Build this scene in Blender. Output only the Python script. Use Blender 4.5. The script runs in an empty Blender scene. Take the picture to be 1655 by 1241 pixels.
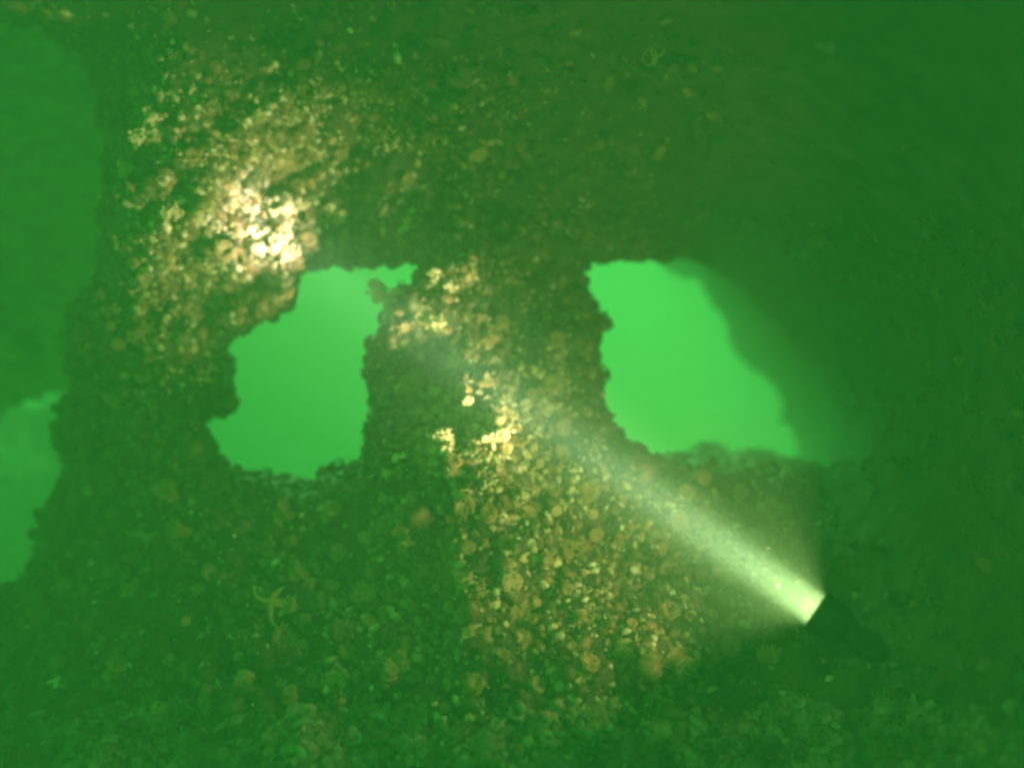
import bpy, math, random
import numpy as np
from mathutils import Vector, Matrix, noise
from mathutils.bvhtree import BVHTree

random.seed(7)
rng = np.random.default_rng(7)
S = bpy.context.scene

# ------------------------------------------------------------------ camera
F = 1287.0                      # focal length in pixels of the 1655 px wide photograph
CAMZ = 1.5
cam_d = bpy.data.cameras.new('camera')
cam = bpy.data.objects.new('camera', cam_d)
S.collection.objects.link(cam)
cam.location = (0, 0, CAMZ)
cam.rotation_euler = (math.radians(90), 0, 0)
cam_d.sensor_width = 36
cam_d.lens = 36 * F / 1655
cam_d.clip_start = 0.02
cam_d.clip_end = 300
cam_d.dof.use_dof = True
cam_d.dof.focus_distance = 1.75
cam_d.dof.aperture_fstop = 0.68
S.camera = cam

# ------------------------------------------------------------------ daylight as it arrives through the green water above
SUN_EL, SUN_AZ = math.radians(52), math.radians(-38)    # the sun stands behind the wreck, to the left
TINT = (0.18, 1.0, 0.30)
w = bpy.data.worlds.new('World'); S.world = w; w.use_nodes = True
nt = w.node_tree
bg = nt.nodes['Background']
sky = nt.nodes.new('ShaderNodeTexSky'); sky.sky_type = 'NISHITA'; sky.sun_disc = False
sky.sun_elevation = SUN_EL; sky.sun_rotation = SUN_AZ
mul = nt.nodes.new('ShaderNodeVectorMath'); mul.operation = 'MULTIPLY'
mul.inputs[1].default_value = (TINT[0]*1.3, TINT[1], TINT[2]*0.5)
nt.links.new(sky.outputs[0], mul.inputs[0]); nt.links.new(mul.outputs[0], bg.inputs[0])
bg.inputs[1].default_value = 0.055
sd = bpy.data.lights.new('sun', 'SUN'); sd.energy = 4.0; sd.angle = math.radians(35)
sd.color = TINT
sun = bpy.data.objects.new('sun', sd); S.collection.objects.link(sun)
sdir = Vector((math.sin(SUN_AZ)*math.cos(SUN_EL), math.cos(SUN_AZ)*math.cos(SUN_EL), math.sin(SUN_EL)))
sun.rotation_euler = sdir.to_track_quat('Z', 'Y').to_euler()
sun.location = (1, 3, 6)

S.view_settings.view_transform = 'Standard'
S.view_settings.look = 'None'
S.view_settings.gamma = 1
S.view_settings.use_curve_mapping = False
S.view_settings.exposure = 1.25
S.cycles.volume_bounces = 2
S.cycles.max_bounces = 6
S.cycles.diffuse_bounces = 2
S.cycles.glossy_bounces = 1
S.cycles.filter_width = 2.8
S.cycles.sample_clamp_indirect = 4
S.cycles.use_denoising = True

# ------------------------------------------------------------------ helpers
def P(px, py, d):
    return Vector(((px-827.5)/F*d, d, CAMZ-(py-620.5)/F*d))

def tag(o, label=None, cat=None, group=None, kind=None):
    if label: o['label'] = label
    if cat: o['category'] = cat
    if group: o['group'] = group
    if kind: o['kind'] = kind
    return o

def link(name, me, mat=None, parent=None, smooth=True):
    o = bpy.data.objects.new(name, me)
    S.collection.objects.link(o)
    if mat and not me.materials: me.materials.append(mat)
    if parent: o.parent = parent
    if smooth and me.polygons:
        me.polygons.foreach_set('use_smooth', [True]*len(me.polygons))
    return o

def empty(name, loc=(0, 0, 0)):
    o = bpy.data.objects.new(name, None); S.collection.objects.link(o)
    o.location = loc; o.empty_display_size = 0.05
    return o

def mesh_np(name, V, Fc, col=None):
    """V (n,3), Fc (m,k) uniform polygon size"""
    me = bpy.data.meshes.new(name)
    V = np.asarray(V, np.float32); Fc = np.asarray(Fc, np.int32)
    k = Fc.shape[1]
    me.vertices.add(len(V)); me.vertices.foreach_set('co', V.ravel())
    me.loops.add(Fc.size); me.loops.foreach_set('vertex_index', Fc.ravel())
    me.polygons.add(len(Fc)); me.polygons.foreach_set('loop_start', np.arange(0, Fc.size, k, dtype=np.int32))
    me.update(calc_edges=True)
    if col is not None:
        a = me.color_attributes.new('tint', 'FLOAT_COLOR', 'POINT')
        c = np.ones((len(V), 4), np.float32); c[:, :3] = col
        a.data.foreach_set('color', c.ravel())
    return me

def material(name, base, rough=0.6, bump=0.4, scale=40, attr=False, vary=0.5, dark=None, spec=0.5, objrand=False):
    m = bpy.data.materials.new(name); m.use_nodes = True
    n = m.node_tree.nodes; l = m.node_tree.links
    b = n['Principled BSDF']
    b.inputs['Roughness'].default_value = rough
    b.inputs['Specular IOR Level'].default_value = spec
    tc = n.new('ShaderNodeTexCoord')
    nz = n.new('ShaderNodeTexNoise'); nz.inputs['Scale'].default_value = scale
    nz.inputs['Detail'].default_value = 6
    l.new(tc.outputs['Object'], nz.inputs['Vector'])
    mx = n.new('ShaderNodeMix'); mx.data_type = 'RGBA'
    rp = n.new('ShaderNodeValToRGB')
    rp.color_ramp.elements[0].position = 0.35; rp.color_ramp.elements[1].position = 0.68
    l.new(nz.outputs['Fac'], rp.inputs['Fac'])
    l.new(rp.outputs['Color'], mx.inputs['Factor'])
    d = dark or tuple(c*(1-vary) for c in base)
    mx.inputs['A'].default_value = (*d, 1); mx.inputs['B'].default_value = (*base, 1)
    out = mx.outputs['Result']
    if attr or objrand:
        at = n.new('ShaderNodeAttribute'); at.attribute_name = 'tint'
        if objrand: at.attribute_type = 'OBJECT'
        m2 = n.new('ShaderNodeMix'); m2.data_type = 'RGBA'; m2.blend_type = 'MULTIPLY'
        m2.inputs['Factor'].default_value = 1
        l.new(out, m2.inputs['A']); l.new(at.outputs['Color'], m2.inputs['B'])
        out = m2.outputs['Result']
    l.new(out, b.inputs['Base Color'])
    n2 = n.new('ShaderNodeTexNoise'); n2.inputs['Scale'].default_value = scale*3; n2.inputs['Detail'].default_value = 4
    l.new(tc.outputs['Object'], n2.inputs['Vector'])
    bp = n.new('ShaderNodeBump'); bp.inputs['Strength'].default_value = bump; bp.inputs['Distance'].default_value = 0.004
    l.new(n2.outputs['Fac'], bp.inputs['Height']); l.new(bp.outputs['Normal'], b.inputs['Normal'])
    return m

M_hull = material('silted_rusty_steel', (0.11, 0.075, 0.04), 0.8, 0.8, 18, dark=(0.035, 0.04, 0.02))
M_plate = material('silted_plating', (0.12, 0.11, 0.065), 0.9, 0.6, 14, dark=(0.04, 0.045, 0.025))
M_deck = material('silted_deck', (0.26, 0.25, 0.16), 0.9, 0.8, 22, dark=(0.06, 0.07, 0.03))
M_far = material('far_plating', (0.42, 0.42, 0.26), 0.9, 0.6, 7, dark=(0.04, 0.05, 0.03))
M_sea = material('seabed_silt', (0.18, 0.16, 0.10), 0.95, 0.5, 6, vary=0.4)
M_grow = material('encrusting_growth', (1, 1, 1), 0.42, 0.5, 90, attr=True, vary=0.35)
M_anem = material('anemone_skin', (0.38, 0.24, 0.09), 0.45, 0.3, 60, vary=0.3)
M_anem2 = material('anemone_pale', (0.55, 0.38, 0.17), 0.45, 0.3, 60, vary=0.25)
M_tent = material('anemone_tentacles', (0.62, 0.46, 0.24), 0.4, 0.2, 120, vary=0.25)
M_star = material('starfish_skin', (0.62, 0.48, 0.17), 0.55, 0.7, 150, vary=0.3)
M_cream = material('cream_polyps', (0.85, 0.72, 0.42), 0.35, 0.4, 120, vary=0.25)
M_shell = material('pale_shell', (0.6, 0.62, 0.5), 0.4, 0.3, 60, vary=0.2)
M_black = material('black_anodised_metal', (0.018, 0.02, 0.02), 0.4, 0.1, 50, vary=0.3)
M_rubber = material('black_rubber', (0.012, 0.012, 0.013), 0.75, 0.3, 80, vary=0.3)
M_speck = material('drifting_speck', (0.6, 0.62, 0.5), 0.5, 0.1, 200, vary=0.2)

# ------------------------------------------------------------------ wreck shell: form of the interior
# depths read at places of the wreck; the surface between is a thin-plate spline
CP = np.array([
 # pillar between the openings
 (790,480,2.26),(780,590,2.18),(650,500,2.10),(790,690,1.95),(950,560,2.34),(620,640,2.26),(900,700,2.05),(1000,750,2.2),
 # under the openings
 (800,850,1.98),(800,1000,1.84),(800,1130,1.70),(800,1240,1.52),(450,800,2.2),(450,950,2.0),(300,1200,1.66),(1100,780,2.16),(1250,760,2.35),
 (1200,900,2.08),(1180,1100,1.8),(550,1240,1.55),
 # left part of the bulkhead
 (200,900,2.14),(50,1150,1.9),(200,600,2.38),(300,700,2.4),(250,250,2.02),(310,330,2.10),(200,400,2.12),(420,360,2.27),(480,400,2.38),(560,380,2.36),(330,90,2.0),(180,150,2.02),(130,700,2.5),(60,960,2.3),
 # lintel and overhead
 (700,330,2.2),(950,370,2.45),(800,180,2.02),(600,60,1.85),(850,0,1.55),(300,0,1.75),(0,0,1.6),(1200,60,1.5),(1200,250,2.0),(1100,370,2.6),(1200,410,2.7),(1300,480,2.8),
 # side plating right of the right opening
 (1400,600,2.85),(1400,720,2.6),(1330,790,2.4),(1460,650,2.4),(1400,350,1.95),(1500,500,2.1),(1655,600,1.45),(1655,100,1.12),(1655,1000,1.35),(1400,1000,1.9),(1400,800,2.2),(1500,1200,1.5),(1655,1241,1.2),
 # out of frame
 (2150,620,0.9),(2150,-300,0.8),(2150,1700,0.8),(1400,-400,0.75),(800,-400,0.8),(200,-400,.85),(-500,-400,.9),(-500,200,1.7),(-500,900,1.8),(-500,1700,1.0),(200,1700,1.0),(800,1700,1.0),(1400,1700,0.95)], float)
def tps_fit(C, lam=0.4):
    p = C[:, :2]/1000.0; n = len(p)
    r = np.linalg.norm(p[:, None]-p[None], axis=2)
    K = np.where(r > 0, r*r*np.log(r+1e-12), 0) + np.eye(n)*lam*1e-2
    A = np.zeros((n+3, n+3)); A[:n, :n] = K; A[:n, n] = 1; A[:n, n+1:] = p; A[n, :n] = 1; A[n+1:, :n] = p.T
    b = np.zeros(n+3); b[:n] = np.log(C[:, 2])
    return p, np.linalg.solve(A, b)
def tps_eval(fit, X, Y):
    p, c = fit; n = len(p); x = X.ravel()/1000.; y = Y.ravel()/1000.
    out = np.full(x.shape, c[n]) + c[n+1]*x + c[n+2]*y
    for i in range(n):
        r2 = (x-p[i, 0])**2+(y-p[i, 1])**2
        out += c[i]*0.5*r2*np.log(r2+1e-12)
    return np.exp(out).reshape(X.shape)
FIT = tps_fit(CP)

def vnoise(V, scale, oct=4, seed=0.0):
    out = np.empty(len(V)); o = Vector((seed, seed*1.7, seed*0.3))
    for i, v in enumerate(V):
        out[i] = noise.fractal(Vector(v)*scale+o, 1.0, 2.0, oct)
    return out

# cheap tabulated 2-D noise for outlines
def noise2(X, Y, cell, seed, oct=3):
    out = np.zeros(X.shape); amp = 1; tot = 0
    for k in range(oct):
        r = np.random.default_rng(seed+k); T = r.uniform(-1, 1, (256, 256))
        x = X/cell+500; y = Y/cell+500
        xi = np.floor(x).astype(int); yi = np.floor(y).astype(int); fx = x-xi; fy = y-yi
        fx = fx*fx*(3-2*fx); fy = fy*fy*(3-2*fy)
        g = lambda a, b: T[a % 256, b % 256]
        out += amp*((g(xi, yi)*(1-fx)+g(xi+1, yi)*fx)*(1-fy)+(g(xi, yi+1)*(1-fx)+g(xi+1, yi+1)*fx)*fy)
        tot += amp; amp *= .5; cell /= 2.1
    return out/tot

OPEN_L = [(480,440),(530,428),(600,432),(665,418),(690,432),(668,462),(632,478),(622,520),(598,550),(588,590),(604,640),(608,668),(590,690),(592,735),(572,752),(545,748),(520,762),(505,785),(470,775),(420,770),(370,762),(345,740),(338,705),(318,688),(345,672),(380,668),(378,640),(376,600),(366,565),(385,540),(430,515),(470,490)]
OPEN_R = [(955,425),(1000,420),(1050,418),(1092,414),(1140,430),(1200,468),(1262,535),(1305,600),(1338,670),(1348,725),(1344,756),(1310,752),(1275,742),(1255,738),(1240,728),(1205,728),(1180,730),(1150,716),(1125,722),(1110,738),(1085,735),(1066,752),(1050,738),(1020,715),(995,700),(985,670),(975,640),(980,610),(965,580),(960,545),(985,525),(968,505),(948,470),(943,440)]
# big gap left of the bulkhead (its right border is the bulkhead's left edge)
OPEN_G = [(-700,20),(-60,25),(60,45),(130,90),(165,150),(172,330),(160,450),(120,500),(105,560),(118,640),(92,690),(108,745),(88,800),(66,850),(60,900),(48,935),(15,948),(-60,960),(-700,1000)]

def sdf(poly, X, Y):
    x = X.ravel(); y = Y.ravel(); d2 = np.full(x.shape, 1e12); ins = np.zeros(x.shape, bool)
    n = len(poly)
    for i in range(n):
        ax, ay = poly[i]; bx, by = poly[(i+1) % n]
        ex, ey = bx-ax, by-ay
        t = np.clip(((x-ax)*ex+(y-ay)*ey)/(ex*ex+ey*ey), 0, 1)
        d2 = np.minimum(d2, (x-ax-t*ex)**2+(y-ay-t*ey)**2)
        c = (ay > y) != (by > y)
        xi = ax+(y-ay)/(ey if ey else 1e-9)*ex
        ins ^= c & (x < xi)
    return (np.where(ins, -1, 1)*np.sqrt(d2)).reshape(X.shape)

STEP = 7.0
gx = np.arange(-500, 2151, STEP); gy = np.arange(-400, 1701, STEP)
X, Y = np.meshgrid(gx, gy)
def hole(X, Y):
    j = noise2(X, Y, 34, 11)*7
    sL = sdf(OPEN_L, X, Y)+j; sR = sdf(OPEN_R, X, Y)+j*np.clip((1100-X)/200+np.clip((Y-690)/40, 0, 1), 0.25, 1)
    sG = sdf(OPEN_G, X, Y)+j*2.0
    return sL, sR, sG
def surf_depth(X, Y, sL, sR, sG):
    D = tps_eval(FIT, X, Y)
    lum = noise2(X, Y, 150, 3, 3)*0.07+noise2(X, Y, 42, 5, 3)*0.045+noise2(X, Y, 15, 8, 2)*0.012
    D = D*(1+lum*0.8*(1-0.88*np.clip((X-1120)/160, 0, 1)*np.clip((900-Y)/120, 0, 1)))
    # the rims curl back, as a plate edge with growth round it
    kr = np.clip((X-1060)/90, 0, 1)*np.clip((770-Y)/30, 0, 1)          # right of the right opening the plating sweeps outwards
    kt = np.clip((230-Y)/160, 0, 1)
    for s, wdt, amt in ((sL, 34, 0.13), (sR, 34+120*kr, 0.12+1.0*kr), (sG, 60+90*kt, 0.26+.5*kt)):
        t = np.clip(1-s/wdt, 0, 1.3); D = D+amt*t*t
    return D
sL, sR, sG = hole(X, Y)
s = np.minimum(np.minimum(sL, sR), sG)
# slide the first row of inner vertices onto the outline so the edge is smooth
gyv, gxv = np.gradient(s, STEP)
gl = np.hypot(gxv, gyv)+1e-6
mv = (s < 0) & (s > -1.6*STEP)
X2 = X.copy(); Y2 = Y.copy(); h2 = (sL, sR, sG); s2 = s
for it in range(5):
    X2 = X2+np.where(mv, -0.8*s2*gxv/gl, 0); Y2 = Y2+np.where(mv, -0.8*s2*gyv/gl, 0)
    X2 = np.clip(X2, X-1.5*STEP, X+1.5*STEP); Y2 = np.clip(Y2, Y-1.5*STEP, Y+1.5*STEP)
    h2 = hole(X2, Y2); s2 = np.minimum(np.minimum(h2[0], h2[1]), h2[2])
D = surf_depth(X2, Y2, *h2)
VX = (X2-827.5)/F*D; VZ = CAMZ-(Y2-620.5)/F*D
V = np.stack([VX, D, VZ], 2).reshape(-1, 3)
H, W = X.shape
idx = np.arange(H*W).reshape(H, W)
quads = np.stack([idx[:-1, :-1], idx[1:, :-1], idx[1:, 1:], idx[:-1, 1:]], 2).reshape(-1, 4)
qs = s.ravel()[quads]
keep = qs.max(1) > 0
keep &= (qs.min(1) > -1.6*STEP)
quads = quads[keep]
cx = X.ravel()[quads].mean(1); cy = Y.ravel()[quads].mean(1)
wob = noise2(cx, cy, 90, 21)*40
region = np.zeros(len(quads), int)                         # 0 bulkhead
edge_x = np.interp(cy, [-400, 300, 420, 620, 740, 900, 1200, 1700], [1250, 1130, 1100, 1260, 1300, 1380, 1430, 1500])+wob*0.6
region[cx > edge_x] = 1                                    # side plating
region[cy < 95+wob] = 2                                    # overhead deck
region[cy > 1150+wob] = 3                                  # deck underfoot

wreck = empty('shipwreck', (0, 2.2, 0))
tag(wreck, 'sunken ship wreck interior with a growth covered bulkhead pierced by two bright openings', 'shipwreck')
def sub(name, r, mat, lab):
    q = quads[region == r]; u, inv = np.unique(q, return_inverse=True)
    me = mesh_np(name, V[u]-np.array([0, 2.2, 0]), inv.reshape(q.shape))
    o = link(name, me, mat, wreck)
    if lab: o['label'] = lab
    md = o.modifiers.new('thickness', 'SOLIDIFY'); md.thickness = 0.05; md.offset = -1
    return o
sub('bulkhead', 0, M_hull, 'brown bulkhead between and around the two openings')
sub('side_plating', 1, M_plate, 'smooth dark plating right of the right opening')
sub('overhead_deck', 2, M_hull, 'dark deck overhead')
sub('deck_floor', 3, M_deck, 'silted floor at the foot of the bulkhead')

tri = np.concatenate([quads[:, [0, 1, 2]], quads[:, [0, 2, 3]]]); treg = np.concatenate([region, region])
tcx = np.concatenate([cx, cx]); tcy = np.concatenate([cy, cy])
BV = BVHTree.FromPolygons([tuple(v) for v in V], [tuple(t) for t in quads.tolist()])
CO = Vector((0, 0, CAMZ))
def cast(px, py):
    d = (P(px, py, 1)-CO).normalized()
    loc, nor, i, dist = BV.ray_cast(CO, d)
    if loc is None: return None
    if nor.dot(d) > 0: nor = -nor
    return loc, nor

# ------------------------------------------------------------------ hull plating further off to the left
gx2 = np.arange(-900, 340, 12.0); gy2 = np.arange(-300, 1500, 12.0)
A, B = np.meshgrid(gx2, gy2)
Dl = 4.8-1.2*np.exp(-((B-560)/80)**2)*np.clip((130-A)/60, 0, 1)+(noise2(A, B, 120, 31)*0.16)+noise2(A*3.0, B, 60, 33)*0.06*0.3
Dl = Dl-np.clip((60-A)/900, 0, 1)*1.4-np.clip((380-B)/480, 0, 1)**1.3*2.4
Dl = np.maximum(Dl, 1.5)
Vl = np.stack([(A-827.5)/F*Dl, Dl, CAMZ-(B-620.5)/F*Dl], 2).reshape(-1, 3)
h_, w_ = A.shape; il = np.arange(h_*w_).reshape(h_, w_)
ql = np.stack([il[:-1, :-1], il[1:, :-1], il[1:, 1:], il[:-1, 1:]], 2).reshape(-1, 4)
bot = (B-(670-0.25*(A-40))+noise2(A, B, 60, 35)*30).ravel()
ql = ql[bot[ql].max(1) < 0]
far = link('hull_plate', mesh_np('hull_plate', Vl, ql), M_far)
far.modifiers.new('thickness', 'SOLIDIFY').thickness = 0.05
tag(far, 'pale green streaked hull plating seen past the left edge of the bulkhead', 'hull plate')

# two pieces still further off: wreck low at the left, a sheet added to dim the left opening
def far_piece(name, x0, x1, y0, y1, d, seed, lab, mat, slope=0.0):
    gx_ = np.arange(x0, x1, 10.0); gy_ = np.arange(y0, y1, 10.0); A_, B_ = np.meshgrid(gx_, gy_)
    top = y0+60+noise2(A_, B_*0, 110, seed)*45+(A_-x0)*slope
    D_ = d+noise2(A_*3, B_, 70, seed+1)*.35+noise2(A_, B_, 160, seed+2)*.4
    V_ = np.stack([(A_-827.5)/F*D_, D_, CAMZ-(B_-620.5)/F*D_], 2).reshape(-1, 3)
    a, b = A_.shape; ii = np.arange(a*b).reshape(a, b)
    q = np.stack([ii[:-1, :-1], ii[1:, :-1], ii[1:, 1:], ii[:-1, 1:]], 2).reshape(-1, 4)
    q = q[(B_-top).ravel()[q].min(1) > 0]; u, v = np.unique(q, return_inverse=True)
    o = link(name, mesh_np(name, V_[u], v.reshape(q.shape)), mat)
    o.modifiers.new('thickness', 'SOLIDIFY').thickness = 0.08
    tag(o, lab, 'wreckage')
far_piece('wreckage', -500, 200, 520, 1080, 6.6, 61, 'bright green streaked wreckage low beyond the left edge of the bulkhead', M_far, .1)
far_piece('wreckage', 270, 690, 330, 900, 11.0, 67, 'very faint sheet added to dim the green water behind the left opening', M_far, 0)  # not a known piece of wreck: added to darken the water behind it

# ------------------------------------------------------------------ plate standing outside, beyond the right opening
OUT = [(1020,300),(1040,405),(1085,448),(1120,462),(1150,487),(1166,525),(1172,560),(1205,592),(1238,617),(1255,642),(1265,682),(1283,727),(1295,800),(1300,900),(1620,900),(1620,300)]
gx4 = np.arange(1000, 1640, 8.0); gy4 = np.arange(290, 910, 8.0)
A4, B4 = np.meshgrid(gx4, gy4)
s4 = -sdf(OUT, A4, B4)+noise2(A4, B4, 40, 51)*6
diag = np.interp(B4, [300, 420, 490, 560, 620, 680, 900], [1010, 1060, 1150, 1172, 1238, 1265, 1300])
D4 = 6.0-2.2*np.clip((A4-diag-10)/130, 0, 1)+noise2(A4, B4, 90, 53)*.25+noise2(A4, B4, 30, 55)*.08
V4 = np.stack([(A4-827.5)/F*D4, D4, CAMZ-(B4-620.5)/F*D4], 2).reshape(-1, 3)
h_, w_ = A4.shape; i4 = np.arange(h_*w_).reshape(h_, w_)
q4 = np.stack([i4[:-1, :-1], i4[1:, :-1], i4[1:, 1:], i4[:-1, 1:]], 2).reshape(-1, 4)
q4 = q4[s4.ravel()[q4].min(1) > 0]; u4, v4 = np.unique(q4, return_inverse=True)
outp = link('outer_plate', mesh_np('outer_plate', V4[u4], v4.reshape(q4.shape)), M_plate)
outp.modifiers.new('thickness', 'SOLIDIFY').thickness = 0.05
tag(outp, 'hazy green slanting plate seen through the right side of the right opening', 'hull plate')

# ------------------------------------------------------------------ seabed and the water itself
gx3 = np.linspace(-45, 45, 121)
A3, B3 = np.meshgrid(gx3, gx3)
Z3 = noise2(A3*10, B3*10, 40, 41)*0.25-0.3
V3 = np.stack([A3, B3, Z3], 2).reshape(-1, 3); i3 = np.arange(121*121).reshape(121, 121)
q3 = np.stack([i3[:-1, :-1], i3[:-1, 1:], i3[1:, 1:], i3[1:, :-1]], 2).reshape(-1, 4)
tag(link('seabed', mesh_np('seabed', V3, q3), M_sea), kind='structure')

def box_mesh(name, a, b):
    xs, ys, zs = zip(a, b)
    vs = [(x, y, z) for x in xs for y in ys for z in zs]
    return mesh_np(name, vs, [(0, 1, 3, 2), (4, 6, 7, 5), (0, 4, 5, 1), (2, 3, 7, 6), (0, 2, 6, 4), (1, 5, 7, 3)])
hm = bpy.data.materials.new('green_lake_water'); hm.use_nodes = True
hn = hm.node_tree.nodes; hn.remove(hn['Principled BSDF'])
pv = hn.new('ShaderNodeVolumePrincipled')
pv.inputs['Color'].default_value = (0.51, 0.88, 0.52, 1)
pv.inputs['Absorption Color'].default_value = (0.0, 0.0, 0.0, 1)
pv.inputs['Density'].default_value = 0.20
pv.inputs['Anisotropy'].default_value = 0.0
hm.node_tree.links.new(pv.outputs[0], hn['Material Output'].inputs['Volume'])
haze = link('haze', box_mesh('haze', (-44, -44, -1.6), (44, 44, 3.6)), hm, smooth=False)
tag(haze, kind='stuff')

# ------------------------------------------------------------------ growth prototypes (unit size, base at z=0)
def ico(sub_=1):
    import bmesh
    bm = bmesh.new(); bmesh.ops.create_icosphere(bm, subdivisions=sub_, radius=1)
    v = np.array([x.co[:] for x in bm.verts]); f = np.array([[q.index for q in x.verts] for x in bm.faces]); bm.free()
    return v, f
def tube_path(pts, rad, n=5):
    pts = np.array(pts, float); vs = []; fs = []
    up = np.array([0.13, 0.21, 0.97])
    for i, p in enumerate(pts):
        t = pts[min(i+1, len(pts)-1)]-pts[max(i-1, 0)]; t /= np.linalg.norm(t)+1e-9
        a = np.cross(t, up); 
        if np.linalg.norm(a) < .1: a = np.cross(t, [1, 0, 0])
        a /= np.linalg.norm(a); b = np.cross(t, a)
        for k in range(n):
            th = 2*math.pi*k/n; vs.append(p+rad[i]*(math.cos(th)*a+math.sin(th)*b))
    m = len(pts)
    for i in range(m-1):
        for k in range(n):
            k2 = (k+1) % n
            fs.append((i*n+k, i*n+k2, (i+1)*n+k2)); fs.append((i*n+k, (i+1)*n+k2, (i+1)*n+k))
    vs.append(pts[-1]+(pts[-1]-pts[-2])*0.15); c = len(vs)-1
    for k in range(n): fs.append(((m-1)*n+k, (m-1)*n+(k+1) % n, c))
    return np.array(vs), np.array(fs)
def merge(parts):
    V_, F_, o = [], [], 0
    for v, f in parts: V_.append(v); F_.append(np.asarray(f)+o); o += len(v)
    return np.concatenate(V_), np.concatenate(F_)
def lump(seed):
    r = np.random.default_rng(seed); v, f = ico(2)
    k = 1+0.28*r.standard_normal(len(v)).clip(-1.2, 1.2)*0.7
    v = v*k[:, None]*np.array([1, 1, 0.75]); v[:, 2] += 0.35
    return v, f
def tuft(seed, n=7):
    r = np.random.default_rng(seed); ps = []
    for i in range(n):
        a = r.uniform(0, 6.28); t = r.uniform(0.2, 0.9); L = r.uniform(0.8, 1.5)
        d = np.array([math.cos(a)*t, math.sin(a)*t, 1]); d /= np.linalg.norm(d)
        bend = r.normal(0, .25, 3)
        ps.append(tube_path([d*0.0, d*L*.5+bend*.3, d*L+bend], [0.16, 0.13, 0.10], 4))
    return merge(ps)
def cup(seed, n=9):
    r = np.random.default_rng(seed)
    prof = [(0.35, 0), (0.30, 0.4), (0.75, 0.75), (0.95, 0.95), (0.55, 0.88), (0.0, 0.72)]
    vs = []; fs = []
    for (rr, z) in prof:
        for k in range(n):
            a = 2*math.pi*k/n; q = rr*(1+0.18*r.standard_normal()*(rr > .5))
            vs.append((q*math.cos(a), q*math.sin(a), z+0.06*r.standard_normal()))
    for i in range(len(prof)-1):
        for k in range(n):
            k2 = (k+1) % n
            fs += [(i*n+k, i*n+k2, (i+1)*n+k2), (i*n+k, (i+1)*n+k2, (i+1)*n+k)]
    return np.array(vs), np.array(fs)
def flake(seed):
    r = np.random.default_rng(seed); ps = []
    for i in range(5):
        a = r.uniform(0, 6.28); c = np.array([math.cos(a), math.sin(a), 0]); t = np.array([-c[1], c[0], 0])
        L = r.uniform(.7, 1.3); wd = r.uniform(.25, .5)
        b = c*.1; m_ = c*.4*L+np.array([0, 0, .5*L]); e = c*.8*L+np.array([0, 0, .75*L])
        v = np.array([b-t*.1, b+t*.1, m_+t*wd, m_-t*wd, e+t*wd*.6, e-t*wd*.6, m_+c*.1+[0, 0, -.1]])
        ps.append((v, np.array([(0, 1, 2), (0, 2, 3), (3, 2, 4), (3, 4, 5), (0, 1, 6), (6, 2, 4), (6, 3, 5)])))
    return merge(ps)
PROTO = [lump(1), lump(2), tuft(3), tuft(4, 9), cup(5), cup(6), flake(7), flake(8)]

def scatter(name, n, prob, size, palette, kinds, lo=0.0, seed=0, mat=M_grow):
    """many small growths over the wreck surface, joined"""
    r = np.random.default_rng(seed)
    a, b, c = V[tri[:, 0]], V[tri[:, 1]], V[tri[:, 2]]
    nrm = np.cross(b-a, c-a); area = np.linalg.norm(nrm, axis=1)+1e-12; nrm = nrm/area[:, None]
    flip = np.einsum('ij,ij->i', nrm, a-np.array(CO)) > 0; nrm[flip] *= -1
    wgt = area*prob; wgt /= wgt.sum()
    ch = r.choice(len(tri), n, p=wgt)
    u = r.uniform(0, 1, (n, 2)); sw = u.sum(1) > 1; u[sw] = 1-u[sw]
    pos = a[ch]+u[:, :1]*(b[ch]-a[ch])+u[:, 1:]*(c[ch]-a[ch])
    N = nrm[ch]+r.normal(0, .30, (n, 3)); N /= np.linalg.norm(N, axis=1)[:, None]
    T = np.cross(N, r.normal(0, 1, (n, 3))); T /= np.linalg.norm(T, axis=1)[:, None]; Bq = np.cross(N, T)
    sz = size[0]*(size[1]/size[0])**(r.uniform(0, 1, n)**1.6)
    ps = pos-N*sz[:, None]*0.25
    kk = r.choice(kinds, n); pal = np.array(palette)
    pc = pal[r.integers(0, len(pal), n)]*r.uniform(.6, 1.25, (n, 1))
    VV, FF, CC, off = [], [], [], 0
    for k in sorted(set(kinds)):
        m_ = np.where(kk == k)[0]
        if not len(m_): continue
        pv_, pf = PROTO[k]
        st = r.uniform(.75, 1.35, (len(m_), 3))
        L = pv_[None]*st[:, None, :]*sz[m_][:, None, None]
        W_ = L[..., :1]*T[m_][:, None]+L[..., 1:2]*Bq[m_][:, None]+L[..., 2:]*N[m_][:, None]+ps[m_][:, None]
        VV.append(W_.reshape(-1, 3)); CC.append(np.repeat(pc[m_], len(pv_), 0))
        FF.append((pf[None]+(np.arange(len(m_))*len(pv_))[:, None, None]+off).reshape(-1, 3)); off += len(m_)*len(pv_)
    me = mesh_np(name, np.concatenate(VV), np.concatenate(FF), np.concatenate(CC))
    return link(name, me, mat)

sq = np.minimum(np.minimum(sL, sR), sG).ravel()[tri].mean(1)
inframe = (tcx > -120) & (tcx < 1780) & (tcy > -120) & (tcy < 1360)
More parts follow.
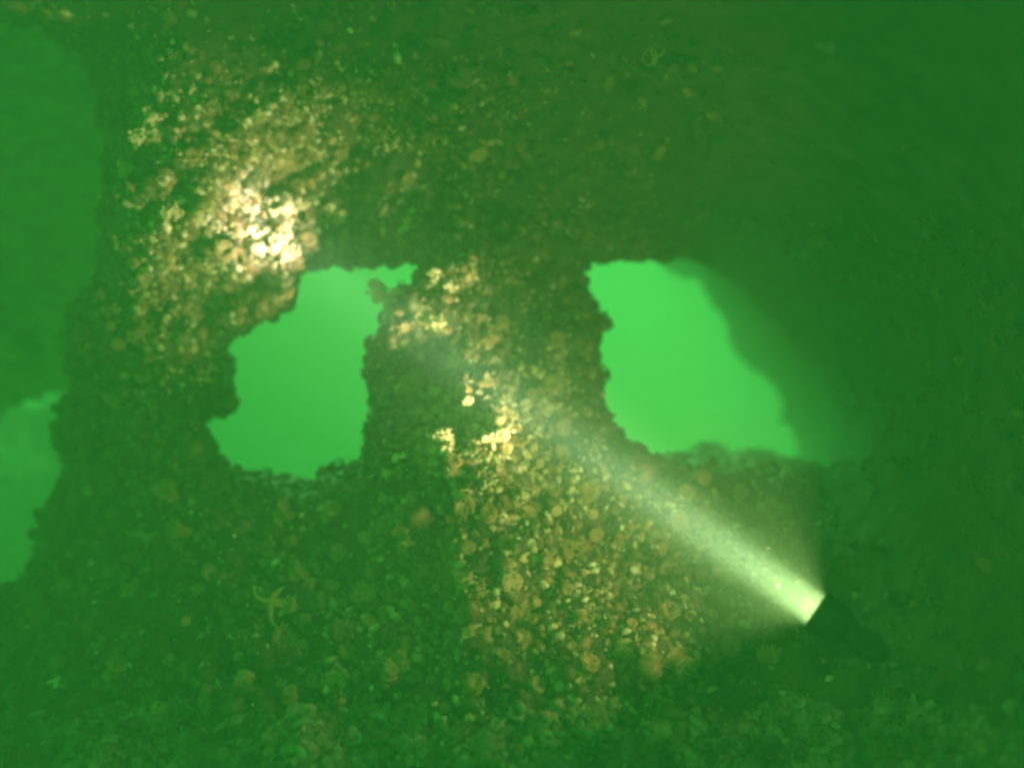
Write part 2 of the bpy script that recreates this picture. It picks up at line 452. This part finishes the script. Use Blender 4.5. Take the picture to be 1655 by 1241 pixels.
# right and top parts are nearly bare plating; the bulkhead is thick with growth
dens = np.where(treg == 0, 1.0, np.where(treg == 1, 0.5, np.where(treg == 2, 0.3, 0.7)))
dens = dens*np.clip(1.1-np.clip((tcx-750)/350, 0, 1)*np.clip((430-tcy)/120, 0, 1), .08, 1)*np.clip(1-np.clip((tcx-1250)/150, 0, 1), .5, 1)
dens = dens*np.clip(0.9+1.6*noise2(tcx, tcy, 70, 77, 3), 0.08, 2)
d_rim = np.where((sq < 45) & (treg != 1), 3.0, 0.9)
pal_b = [(.22, .15, .06), (.28, .17, .07), (.12, .11, .04), (.16, .15, .06), (.34, .20, .09), (.09, .10, .04)]
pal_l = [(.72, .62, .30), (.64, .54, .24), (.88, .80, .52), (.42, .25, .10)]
g = scatter('encrusting_growth', 14000, dens*d_rim*inframe, (0.005, 0.024), pal_b, [0, 1, 0, 1, 4, 2, 3], seed=5)
tag(g, 'brown knobbly growth covering the bulkhead and the rims of the openings', 'marine growth', kind='stuff')
zone = 1.4*np.exp(-(((tcx-380)/230)**2+((tcy-330)/230)**2))+0.7*np.exp(-(((tcx-800)/220)**2+((tcy-720)/260)**2))+1.6*np.exp(-(((tcx-800)/110)**2+((tcy-690)/75)**2))+0.35*np.exp(-(((tcx-850)/420)**2+((tcy-950)/260)**2))+0.03  # pale growth crowded at the torch spots, part of their brightness is its colour
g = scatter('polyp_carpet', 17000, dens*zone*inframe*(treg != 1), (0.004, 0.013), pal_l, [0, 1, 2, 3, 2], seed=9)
tag(g, 'cream and tan polyps gathered on the bulkhead to brighten where the torch light falls', 'polyps', kind='stuff')

g = scatter('daylight_tufts', 2600, (treg == 3)*inframe*np.clip(.2+1.8*noise2(tcx, tcy, 60, 71, 3), .02, 2), (0.006, 0.02), [(.45, .46, .30), (.34, .38, .22), (.5, .42, .25)], [0, 2, 3, 4, 5], seed=19)  # pale colour stands in for patches of daylight on the shaded floor
tag(g, 'pale weed tufts and rubble added on the silted floor in place of daylight', 'weed', kind='stuff')

# ------------------------------------------------------------------ single anemones
def anemone_body():
    n = 12; prof = [(1.0, 0), (.82, .15), (.72, .5), (.8, .8), (.9, .95), (.82, 1.05), (.45, 1.0), (0.02, .9)]
    vs = []; fs = []
    for j, (rr, z) in enumerate(prof):
        for k in range(n):
            a = 2*math.pi*k/n; q = rr*(1+.07*math.sin(3*a+j)+.05*math.cos(5*a)); vs.append((q*math.cos(a), q*math.sin(a), z))
    for i in range(len(prof)-1):
        for k in range(n):
            k2 = (k+1) % n; fs += [(i*n+k, i*n+k2, (i+1)*n+k2, (i+1)*n+k)]
    return mesh_np('anemone', vs, fs)
def anemone_crown(n=26, seed=3, closed=False):
    r = np.random.default_rng(seed); ps = []
    for i in range(n):
        a = 2*math.pi*i/n+r.normal(0, .08); c = np.array([math.cos(a), math.sin(a), 0]); z = np.array([0, 0, 1.])
        L = r.uniform(.55, 1.0)*(0.5 if closed else 1); q0 = r.uniform(.35, .8)
        p0 = c*q0+z*.92; p1 = c*(q0+L*.25)+z*(1.0+L*.35); p2 = c*(q0+L*(.1 if closed else .45))+z*(1.0+L*.55)+r.normal(0, .06, 3)
        ps.append(tube_path([p0, p1, p2], [.07, .06, .035], 4))
    v, f = merge(ps); return mesh_np('tentacle_crown', v, f)
ab = anemone_body(); ab.materials.append(M_anem)
ab2 = ab.copy(); ab2.materials.clear(); ab2.materials.append(M_anem2)
cr = [anemone_crown(40, 3), anemone_crown(34, 4), anemone_crown(24, 5, True)]
for c in cr: c.materials.append(M_tent)
for me in (ab, ab2, *cr): me.polygons.foreach_set('use_smooth', [True]*len(me.polygons))

def orient(o, loc, nor, size, spin, squash=1.0):
    q = nor.to_track_quat('Z', 'Y'); 
    o.matrix_world = Matrix.Translation(loc) @ q.to_matrix().to_4x4() @ Matrix.Rotation(spin, 4, 'Z') @ Matrix.Diagonal((size, size, size*squash, 1))

def region_words(px, py):
    if py > 1140: return 'on the silted floor'
    if px > 1100 and py > 740: return 'below the right opening'
    if px < 560 and py > 780: return 'below the left opening'
    if px < 400 and py > 430: return 'left of the left opening'
    if px < 620 and py <= 430: return 'above the left opening'
    if py > 860: return 'low under the central pillar'
    if 560 <= px < 1000 and py > 600: return 'on the lit pillar foot'
    if 560 <= px < 1000 and py > 400: return 'on the upper central pillar'
    return 'on the dark lintel'
zones = [((640, 1100), (780, 1110), 95), ((660, 920), (620, 780), 30), ((380, 640), (830, 1110), 34), ((60, 380), (760, 1120), 22),
         ((1050, 1280), (770, 1080), 20), ((200, 600), (130, 430), 26), ((180, 330), (430, 740), 10), ((620, 960), (440, 600), 16),
         ((600, 900), (220, 400), 7), ((150, 1200), (1120, 1230), 22)]
placed = []; anem = []
for (x0, x1), (y0, y1), n in zones:
    k = 0; tries = 0
    while k < n and tries < n*30:
        tries += 1
        px, py = random.uniform(x0, x1), random.uniform(y0, y1)
        rad = random.choice((8, 10, 11, 13, 16, 20))*random.uniform(.8, 1.1)
        if any((px-a)**2+(py-b)**2 < (rad+c)**2*0.8 for a, b, c in placed): continue
        hsd = min(float(v) for v in (sdf(OPEN_L, np.array([px]), np.array([py]))[0], sdf(OPEN_R, np.array([px]), np.array([py]))[0], sdf(OPEN_G, np.array([px]), np.array([py]))[0]))
        if hsd < 16: continue
        h = cast(px, py)
        if not h: continue
        loc, nor = h
        placed.append((px, py, rad)); k += 1
        size = rad*loc.y/F
        pale = random.random() < .35; closed = random.random() < .6
        o = empty('anemone')
        toward = (CO-loc).normalized()
        nn = (nor*.75+toward*.25+Vector((random.gauss(0, .2), random.gauss(0, .2), random.gauss(0, .2)))).normalized()
        orient(o, loc-nn*size*.2, nn, size, random.uniform(0, 6.28), random.uniform(.7, 1.3))
        link('column', ab2 if pale else ab, smooth=False, parent=o)
        link('tentacle_crown', cr[2] if closed else random.choice(cr[:2]), smooth=False, parent=o)
        wd = region_words(px, py)
        sz_ = 'small' if rad < 11.5 else 'large' if rad > 15.5 else 'mid-sized'
        tag(o, f"{sz_} {'pale tan' if pale else 'orange brown'} {'closed' if closed else 'open'} anemone {wd}", 'anemone', f"{'pale tan' if pale else 'orange brown'} anemones {wd}")
        anem.append((o, px, py))
# where a few bigger ones would share a label, tell them apart by their order
by = {}
for o, px, py in anem: by.setdefault(o['label'], []).append((px, py, o))
for lab in list(by):
    L = by[lab]
    if len(L) > 6:
        L = sorted(by.pop(lab), key=lambda t: t[1]); m3 = 3 if len(L) > 12 else 2
        for k, t in enumerate(L):
            w3 = (['upper part', 'lower part'] if m3 == 2 else ['upper part', 'middle part', 'lower part'])[k*m3//len(L)]
            t[2]['label'] = lab+', '+w3
            by.setdefault(lab+', '+w3, []).append(t)
ORD = ['leftmost', 'second from left', 'third from left', 'fourth from left', 'fifth from left', 'sixth from left', 'seventh from left', 'eighth from left']
for lab, L in by.items():
    if 1 < len(L) <= 8:
        L.sort(key=lambda t: t[0])
        for k, (px, py, o) in enumerate(L): o['label'] = lab+', '+(ORD[k] if k < len(L)-1 else 'rightmost')

# ------------------------------------------------------------------ starfish and brittle stars, one by one
def star_parts(seed, arms=5, thin=False):
    r = np.random.default_rng(seed); ps = []
    v, f = ico(2); v = v*np.array([.32, .32, .16] if not thin else [.20, .20, .1]); disc = (v, f)
    a0 = r.uniform(0, 6.28)
    for i in range(arms):
        a = a0+2*math.pi*i/arms+r.normal(0, .22); L = r.uniform(.6, 1.2); cv = r.normal(0, .5 if thin else .2)
        pts, rad = [], []; dz = r.uniform(.02, .14); w1 = r.uniform(0, 6)
        for t in np.linspace(0, 1, 8):
            an = a+cv*t*t*1.3+.12*math.sin(5*t+w1)*t
            pts.append((math.cos(an)*t*L, math.sin(an)*t*L, .02+dz*math.sin(t*3+w1)*t))
            rad.append((.19 if not thin else .115)*(1-t)**.8+.03)
        ps.append(tube_path(pts, rad, 7))
    return disc, ps
stars = [ # px, py, radius px, thin, seed, label, category
 (222, 133, 17, False, 1, 'small orange starfish high at the upper left of the torch spot', 'starfish'),
 (179, 99, 9, False, 2, 'tiny dull starfish, the highest left growth above the lit patch', 'starfish'),
 (440, 975, 44, True, 3, 'yellow brittle star with long curled arms below the left opening', 'brittle star'),
 (243, 868, 36, True, 4, 'pale yellow brittle star draped down the lower left bulkhead', 'brittle star'),
 (235, 462, 26, True, 5, 'thin orange brittle star left of the left opening', 'brittle star'),
 (240, 535, 20, True, 6, 'short armed brittle star on the dark plating left of the left opening', 'brittle star'),
 (853, 768, 26, False, 7, 'bright yellow starfish under the lit foot of the central pillar', 'starfish'),
 (712, 880, 24, True, 8, 'thin yellow brittle star low on the central bulkhead', 'brittle star'),
 (928, 882, 24, True, 9, 'curled pale brittle star under the right side of the central pillar', 'brittle star'),
 (1052, 1118, 42, True, 10, 'yellow green brittle star with fanned arms near the bottom of the bulkhead', 'brittle star'),
 (1165, 862, 20, True, 11, 'pale brittle star lying in the torch beam below the right opening', 'brittle star'),
 (775, 958, 18, True, 12, 'small brittle star low in the middle of the bulkhead', 'brittle star'),
 (960, 1000, 20, True, 13, 'pale brittle star among anemones below the central pillar', 'brittle star'),
 (1060, 90, 22, True, 14, 'faint green brittle star on the dark plating at the top', 'brittle star'),
 (1040, 165, 16, True, 15, 'faint pale curled brittle star on the upper plating', 'brittle star'),
 (415, 185, 20, True, 16, 'thin yellow brittle star at the top of the torch spot', 'brittle star'),
 (350, 215, 26, False, 17, 'bright cream starfish curled in the upper torch spot', 'starfish'),
 (1225, 768, 14, True, 18, 'tiny pale brittle star just below the right opening', 'brittle star'),
 (580, 1200, 14, True, 19, 'small green brittle star on the floor at the bottom', 'brittle star'),
 (845, 375, 14, True, 20, 'small dull brittle star above the central pillar', 'brittle star'),
]
for px, py, rp, thin, sd_, lab, cat in stars:
    h = cast(px, py)
    if not h: continue
    loc, nor = h; size = rp*loc.y/F
    disc, armsL = star_parts(sd_, 5, thin)
    o = empty('brittle_star' if thin else 'starfish')
    link('disc', mesh_np('disc', *disc), M_star, o)
    for v, f in armsL: link('arm', mesh_np('arm', v, f), M_star, o)
    toward = (CO-loc).normalized(); nn = (nor*.4+toward*.6).normalized()
    orient(o, loc+nn*(size*.05+.008), nn, size, 0)
    tag(o, lab, cat, 'brittle stars and starfish on the bulkhead')

# cream knobbly polyp clusters that catch the torch
def knob_cluster(seed, n=70):
    r = np.random.default_rng(seed); ps = []; v0, f0 = ico(1)
    lob = r.normal(0, 1, (4, 3)); lob[:, 2] = abs(lob[:, 2])*.4
    for i in range(n):
        c = lob[i % 4]*.45; d = r.normal(0, 1, 3); d[2] = abs(d[2])*.8; d /= np.linalg.norm(d)
        q = r.uniform(.07, .17)*(1 if r.random() < .85 else 1.6)
        p = c+d*r.uniform(.25, .55)
        ps.append((v0*q*r.uniform(.6, 1.4, 3)+p, f0))
    v, f = ico(1); 
    for c in lob: ps.append((v*np.array([.42, .42, .3])+c*.45, f))
    return merge(ps)
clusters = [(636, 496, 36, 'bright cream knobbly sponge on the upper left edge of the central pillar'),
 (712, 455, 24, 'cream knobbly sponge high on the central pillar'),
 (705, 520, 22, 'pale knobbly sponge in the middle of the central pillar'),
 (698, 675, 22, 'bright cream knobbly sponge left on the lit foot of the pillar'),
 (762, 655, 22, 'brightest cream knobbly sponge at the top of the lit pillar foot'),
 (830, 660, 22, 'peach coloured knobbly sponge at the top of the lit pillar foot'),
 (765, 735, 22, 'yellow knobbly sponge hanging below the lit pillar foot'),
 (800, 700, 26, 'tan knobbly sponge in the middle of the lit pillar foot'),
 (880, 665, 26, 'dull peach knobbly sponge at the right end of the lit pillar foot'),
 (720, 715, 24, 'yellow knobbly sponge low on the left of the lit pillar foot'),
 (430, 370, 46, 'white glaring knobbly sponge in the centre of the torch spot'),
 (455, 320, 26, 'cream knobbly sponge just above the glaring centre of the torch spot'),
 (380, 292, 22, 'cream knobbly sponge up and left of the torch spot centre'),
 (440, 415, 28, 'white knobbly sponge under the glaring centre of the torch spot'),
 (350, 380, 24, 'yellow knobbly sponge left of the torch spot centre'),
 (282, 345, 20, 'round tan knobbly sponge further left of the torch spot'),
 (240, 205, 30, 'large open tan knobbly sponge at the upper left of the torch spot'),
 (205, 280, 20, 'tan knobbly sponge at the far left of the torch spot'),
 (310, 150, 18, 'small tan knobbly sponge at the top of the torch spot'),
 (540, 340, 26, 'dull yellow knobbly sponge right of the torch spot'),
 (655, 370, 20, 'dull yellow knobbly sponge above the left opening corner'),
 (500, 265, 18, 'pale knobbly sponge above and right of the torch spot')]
for i, (px, py, rp, lab) in enumerate(clusters):
    h = cast(px, py)
    if not h: continue
    loc, nor = h; size = rp*loc.y/F
    v, f = knob_cluster(50+i)
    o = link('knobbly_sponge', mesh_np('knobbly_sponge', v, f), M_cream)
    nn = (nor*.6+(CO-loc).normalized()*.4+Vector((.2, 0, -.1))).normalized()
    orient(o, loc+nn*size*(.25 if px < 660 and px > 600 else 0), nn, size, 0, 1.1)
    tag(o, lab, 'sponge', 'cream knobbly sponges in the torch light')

# pale shell and two small squirts at the lower right
def shell_mesh():
    v, f = ico(3); v = v*np.array([.5, 1, .3]); v[:, 0] += .12*np.sin(v[:, 1]*2.2); v[:, 2] += .02*np.cos(v[:, 1]*28); return mesh_np('shell', v, f)
h = cast(1593, 1190)
o = link('shell', shell_mesh(), M_shell); orient(o, h[0]+Vector((0, -.02, .01)), (CO-h[0]).normalized(), 15*h[0].y/F, math.radians(-25))
tag(o, 'pale green oval shell alone in the lower right corner', 'shell')
for px, rp, wd in ((1223, 5, 'left'), (1238, 6, 'right')):
    h = cast(px, 1163)
    o = link('sea_squirt', mesh_np('sea_squirt', *cup(60+px)), M_shell); orient(o, h[0], (CO-h[0]).normalized(), rp*h[0].y/F, 0)
    tag(o, f'{wd} one of two tiny bright sea squirts below the torch', 'sea squirt', 'pair of tiny sea squirts below the torch')

# ------------------------------------------------------------------ the dive torch and its light
TS = P(1322, 987, 1.50); TE = P(395, 350, 2.27)
tdir = (TE-TS).normalized()
torch = empty('dive_torch', TS)
torch.rotation_euler = tdir.to_track_quat('Z', 'Y').to_euler()      # local +Z is the way it shines
tag(torch, 'black dive torch shining a white beam up to the left across the bulkhead', 'dive torch')
def lathe(name, prof, mat, n=48):
    vs = []; fs = []
    for r_, z in prof:
        for k in range(n):
            a = 2*math.pi*k/n; vs.append((r_*math.cos(a), r_*math.sin(a), z))
    for i in range(len(prof)-1):
        for k in range(n):
            k2 = (k+1) % n; fs.append((i*n+k, i*n+k2, (i+1)*n+k2, (i+1)*n+k))
    return link(name, mesh_np(name, vs, fs), mat, torch)
R = .040
lathe('head', [(.001, -.066), (.020, -.065), (.032, -.056), (.040, -.040), (R+.003, -.022), (R+.004, -.006), (R+.003, .003), (R, .005), (R-.003, .005), (R-.004, -.003), (R-.006, -.004)], M_black)
for k in range(3):
    z = -.052+k*.010; rr = .034+k*.0042
    lathe('cooling_ring', [(rr, z), (rr+.004, z+.001), (rr+.004, z+.004), (rr, z+.005)], M_black)
lathe('body', [(.001, -.128), (.020, -.128), (.024, -.122), (.024, -.070), (.026, -.060)], M_black)
lathe('grip', [(.0242, -.116), (.0262, -.114), (.0262, -.080), (.0242, -.078)], M_rubber)
lathe('tail_switch', [(.001, -.138), (.009, -.137), (.011, -.128), (.011, -.1275)], M_rubber)
def area(name, size, spread, energy, col, z):
    d = bpy.data.lights.new(name, 'AREA'); d.shape = 'DISK'; d.size = size; d.spread = math.radians(spread)
    d.energy = energy; d.color = col
    o = bpy.data.objects.new(name, d); S.collection.objects.link(o); o.parent = torch
    o.matrix_parent_inverse = Matrix.Identity(4)
    o.location = (0, 0, z); o.rotation_euler = (math.pi, 0, 0)
    return o
area('torch_beam', .070, 10, 0.36, (1.0, .83, .88), .002)
area('torch_halo', .062, 34, 1.02, (1.0, .94, .54), .0015)
area('torch_spill', .066, 130, 1.6, (.95, .86, .42), .001)

# ------------------------------------------------------------------ drifting particles
r = np.random.default_rng(99); vi, fi = ico(1)
n = 1300
pxs = r.uniform(-150, 1800, n); pys = r.uniform(-100, 1340, n); ds = r.uniform(.35, 2.4, n)
m_ = 170; t = r.uniform(0.05, .75, m_); off = r.normal(0, .035, (m_, 3))
pb = np.array(TS)[None]+t[:, None]*np.array(TE-TS)[None]+off*(0.7+t[:, None])
pa = np.stack([(pxs-827.5)/F*ds, ds, CAMZ-(pys-620.5)/F*ds], 1)
pos = np.concatenate([pa, pb]); szs = np.concatenate([r.uniform(.0003, .0011, n), r.uniform(.0003, .0007, m_)])
Vp = (vi[None]*szs[:, None, None]*r.uniform(.6, 1.4, (len(pos), 1, 3))+pos[:, None]).reshape(-1, 3)
Fp = (fi[None]+(np.arange(len(pos))*len(vi))[:, None, None]).reshape(-1, 3)
tag(link('drifting_particles', mesh_np('drifting_particles', Vp, Fp), M_speck), 'fine specks drifting in the green water and glinting in the torch beam', 'particles', kind='stuff')
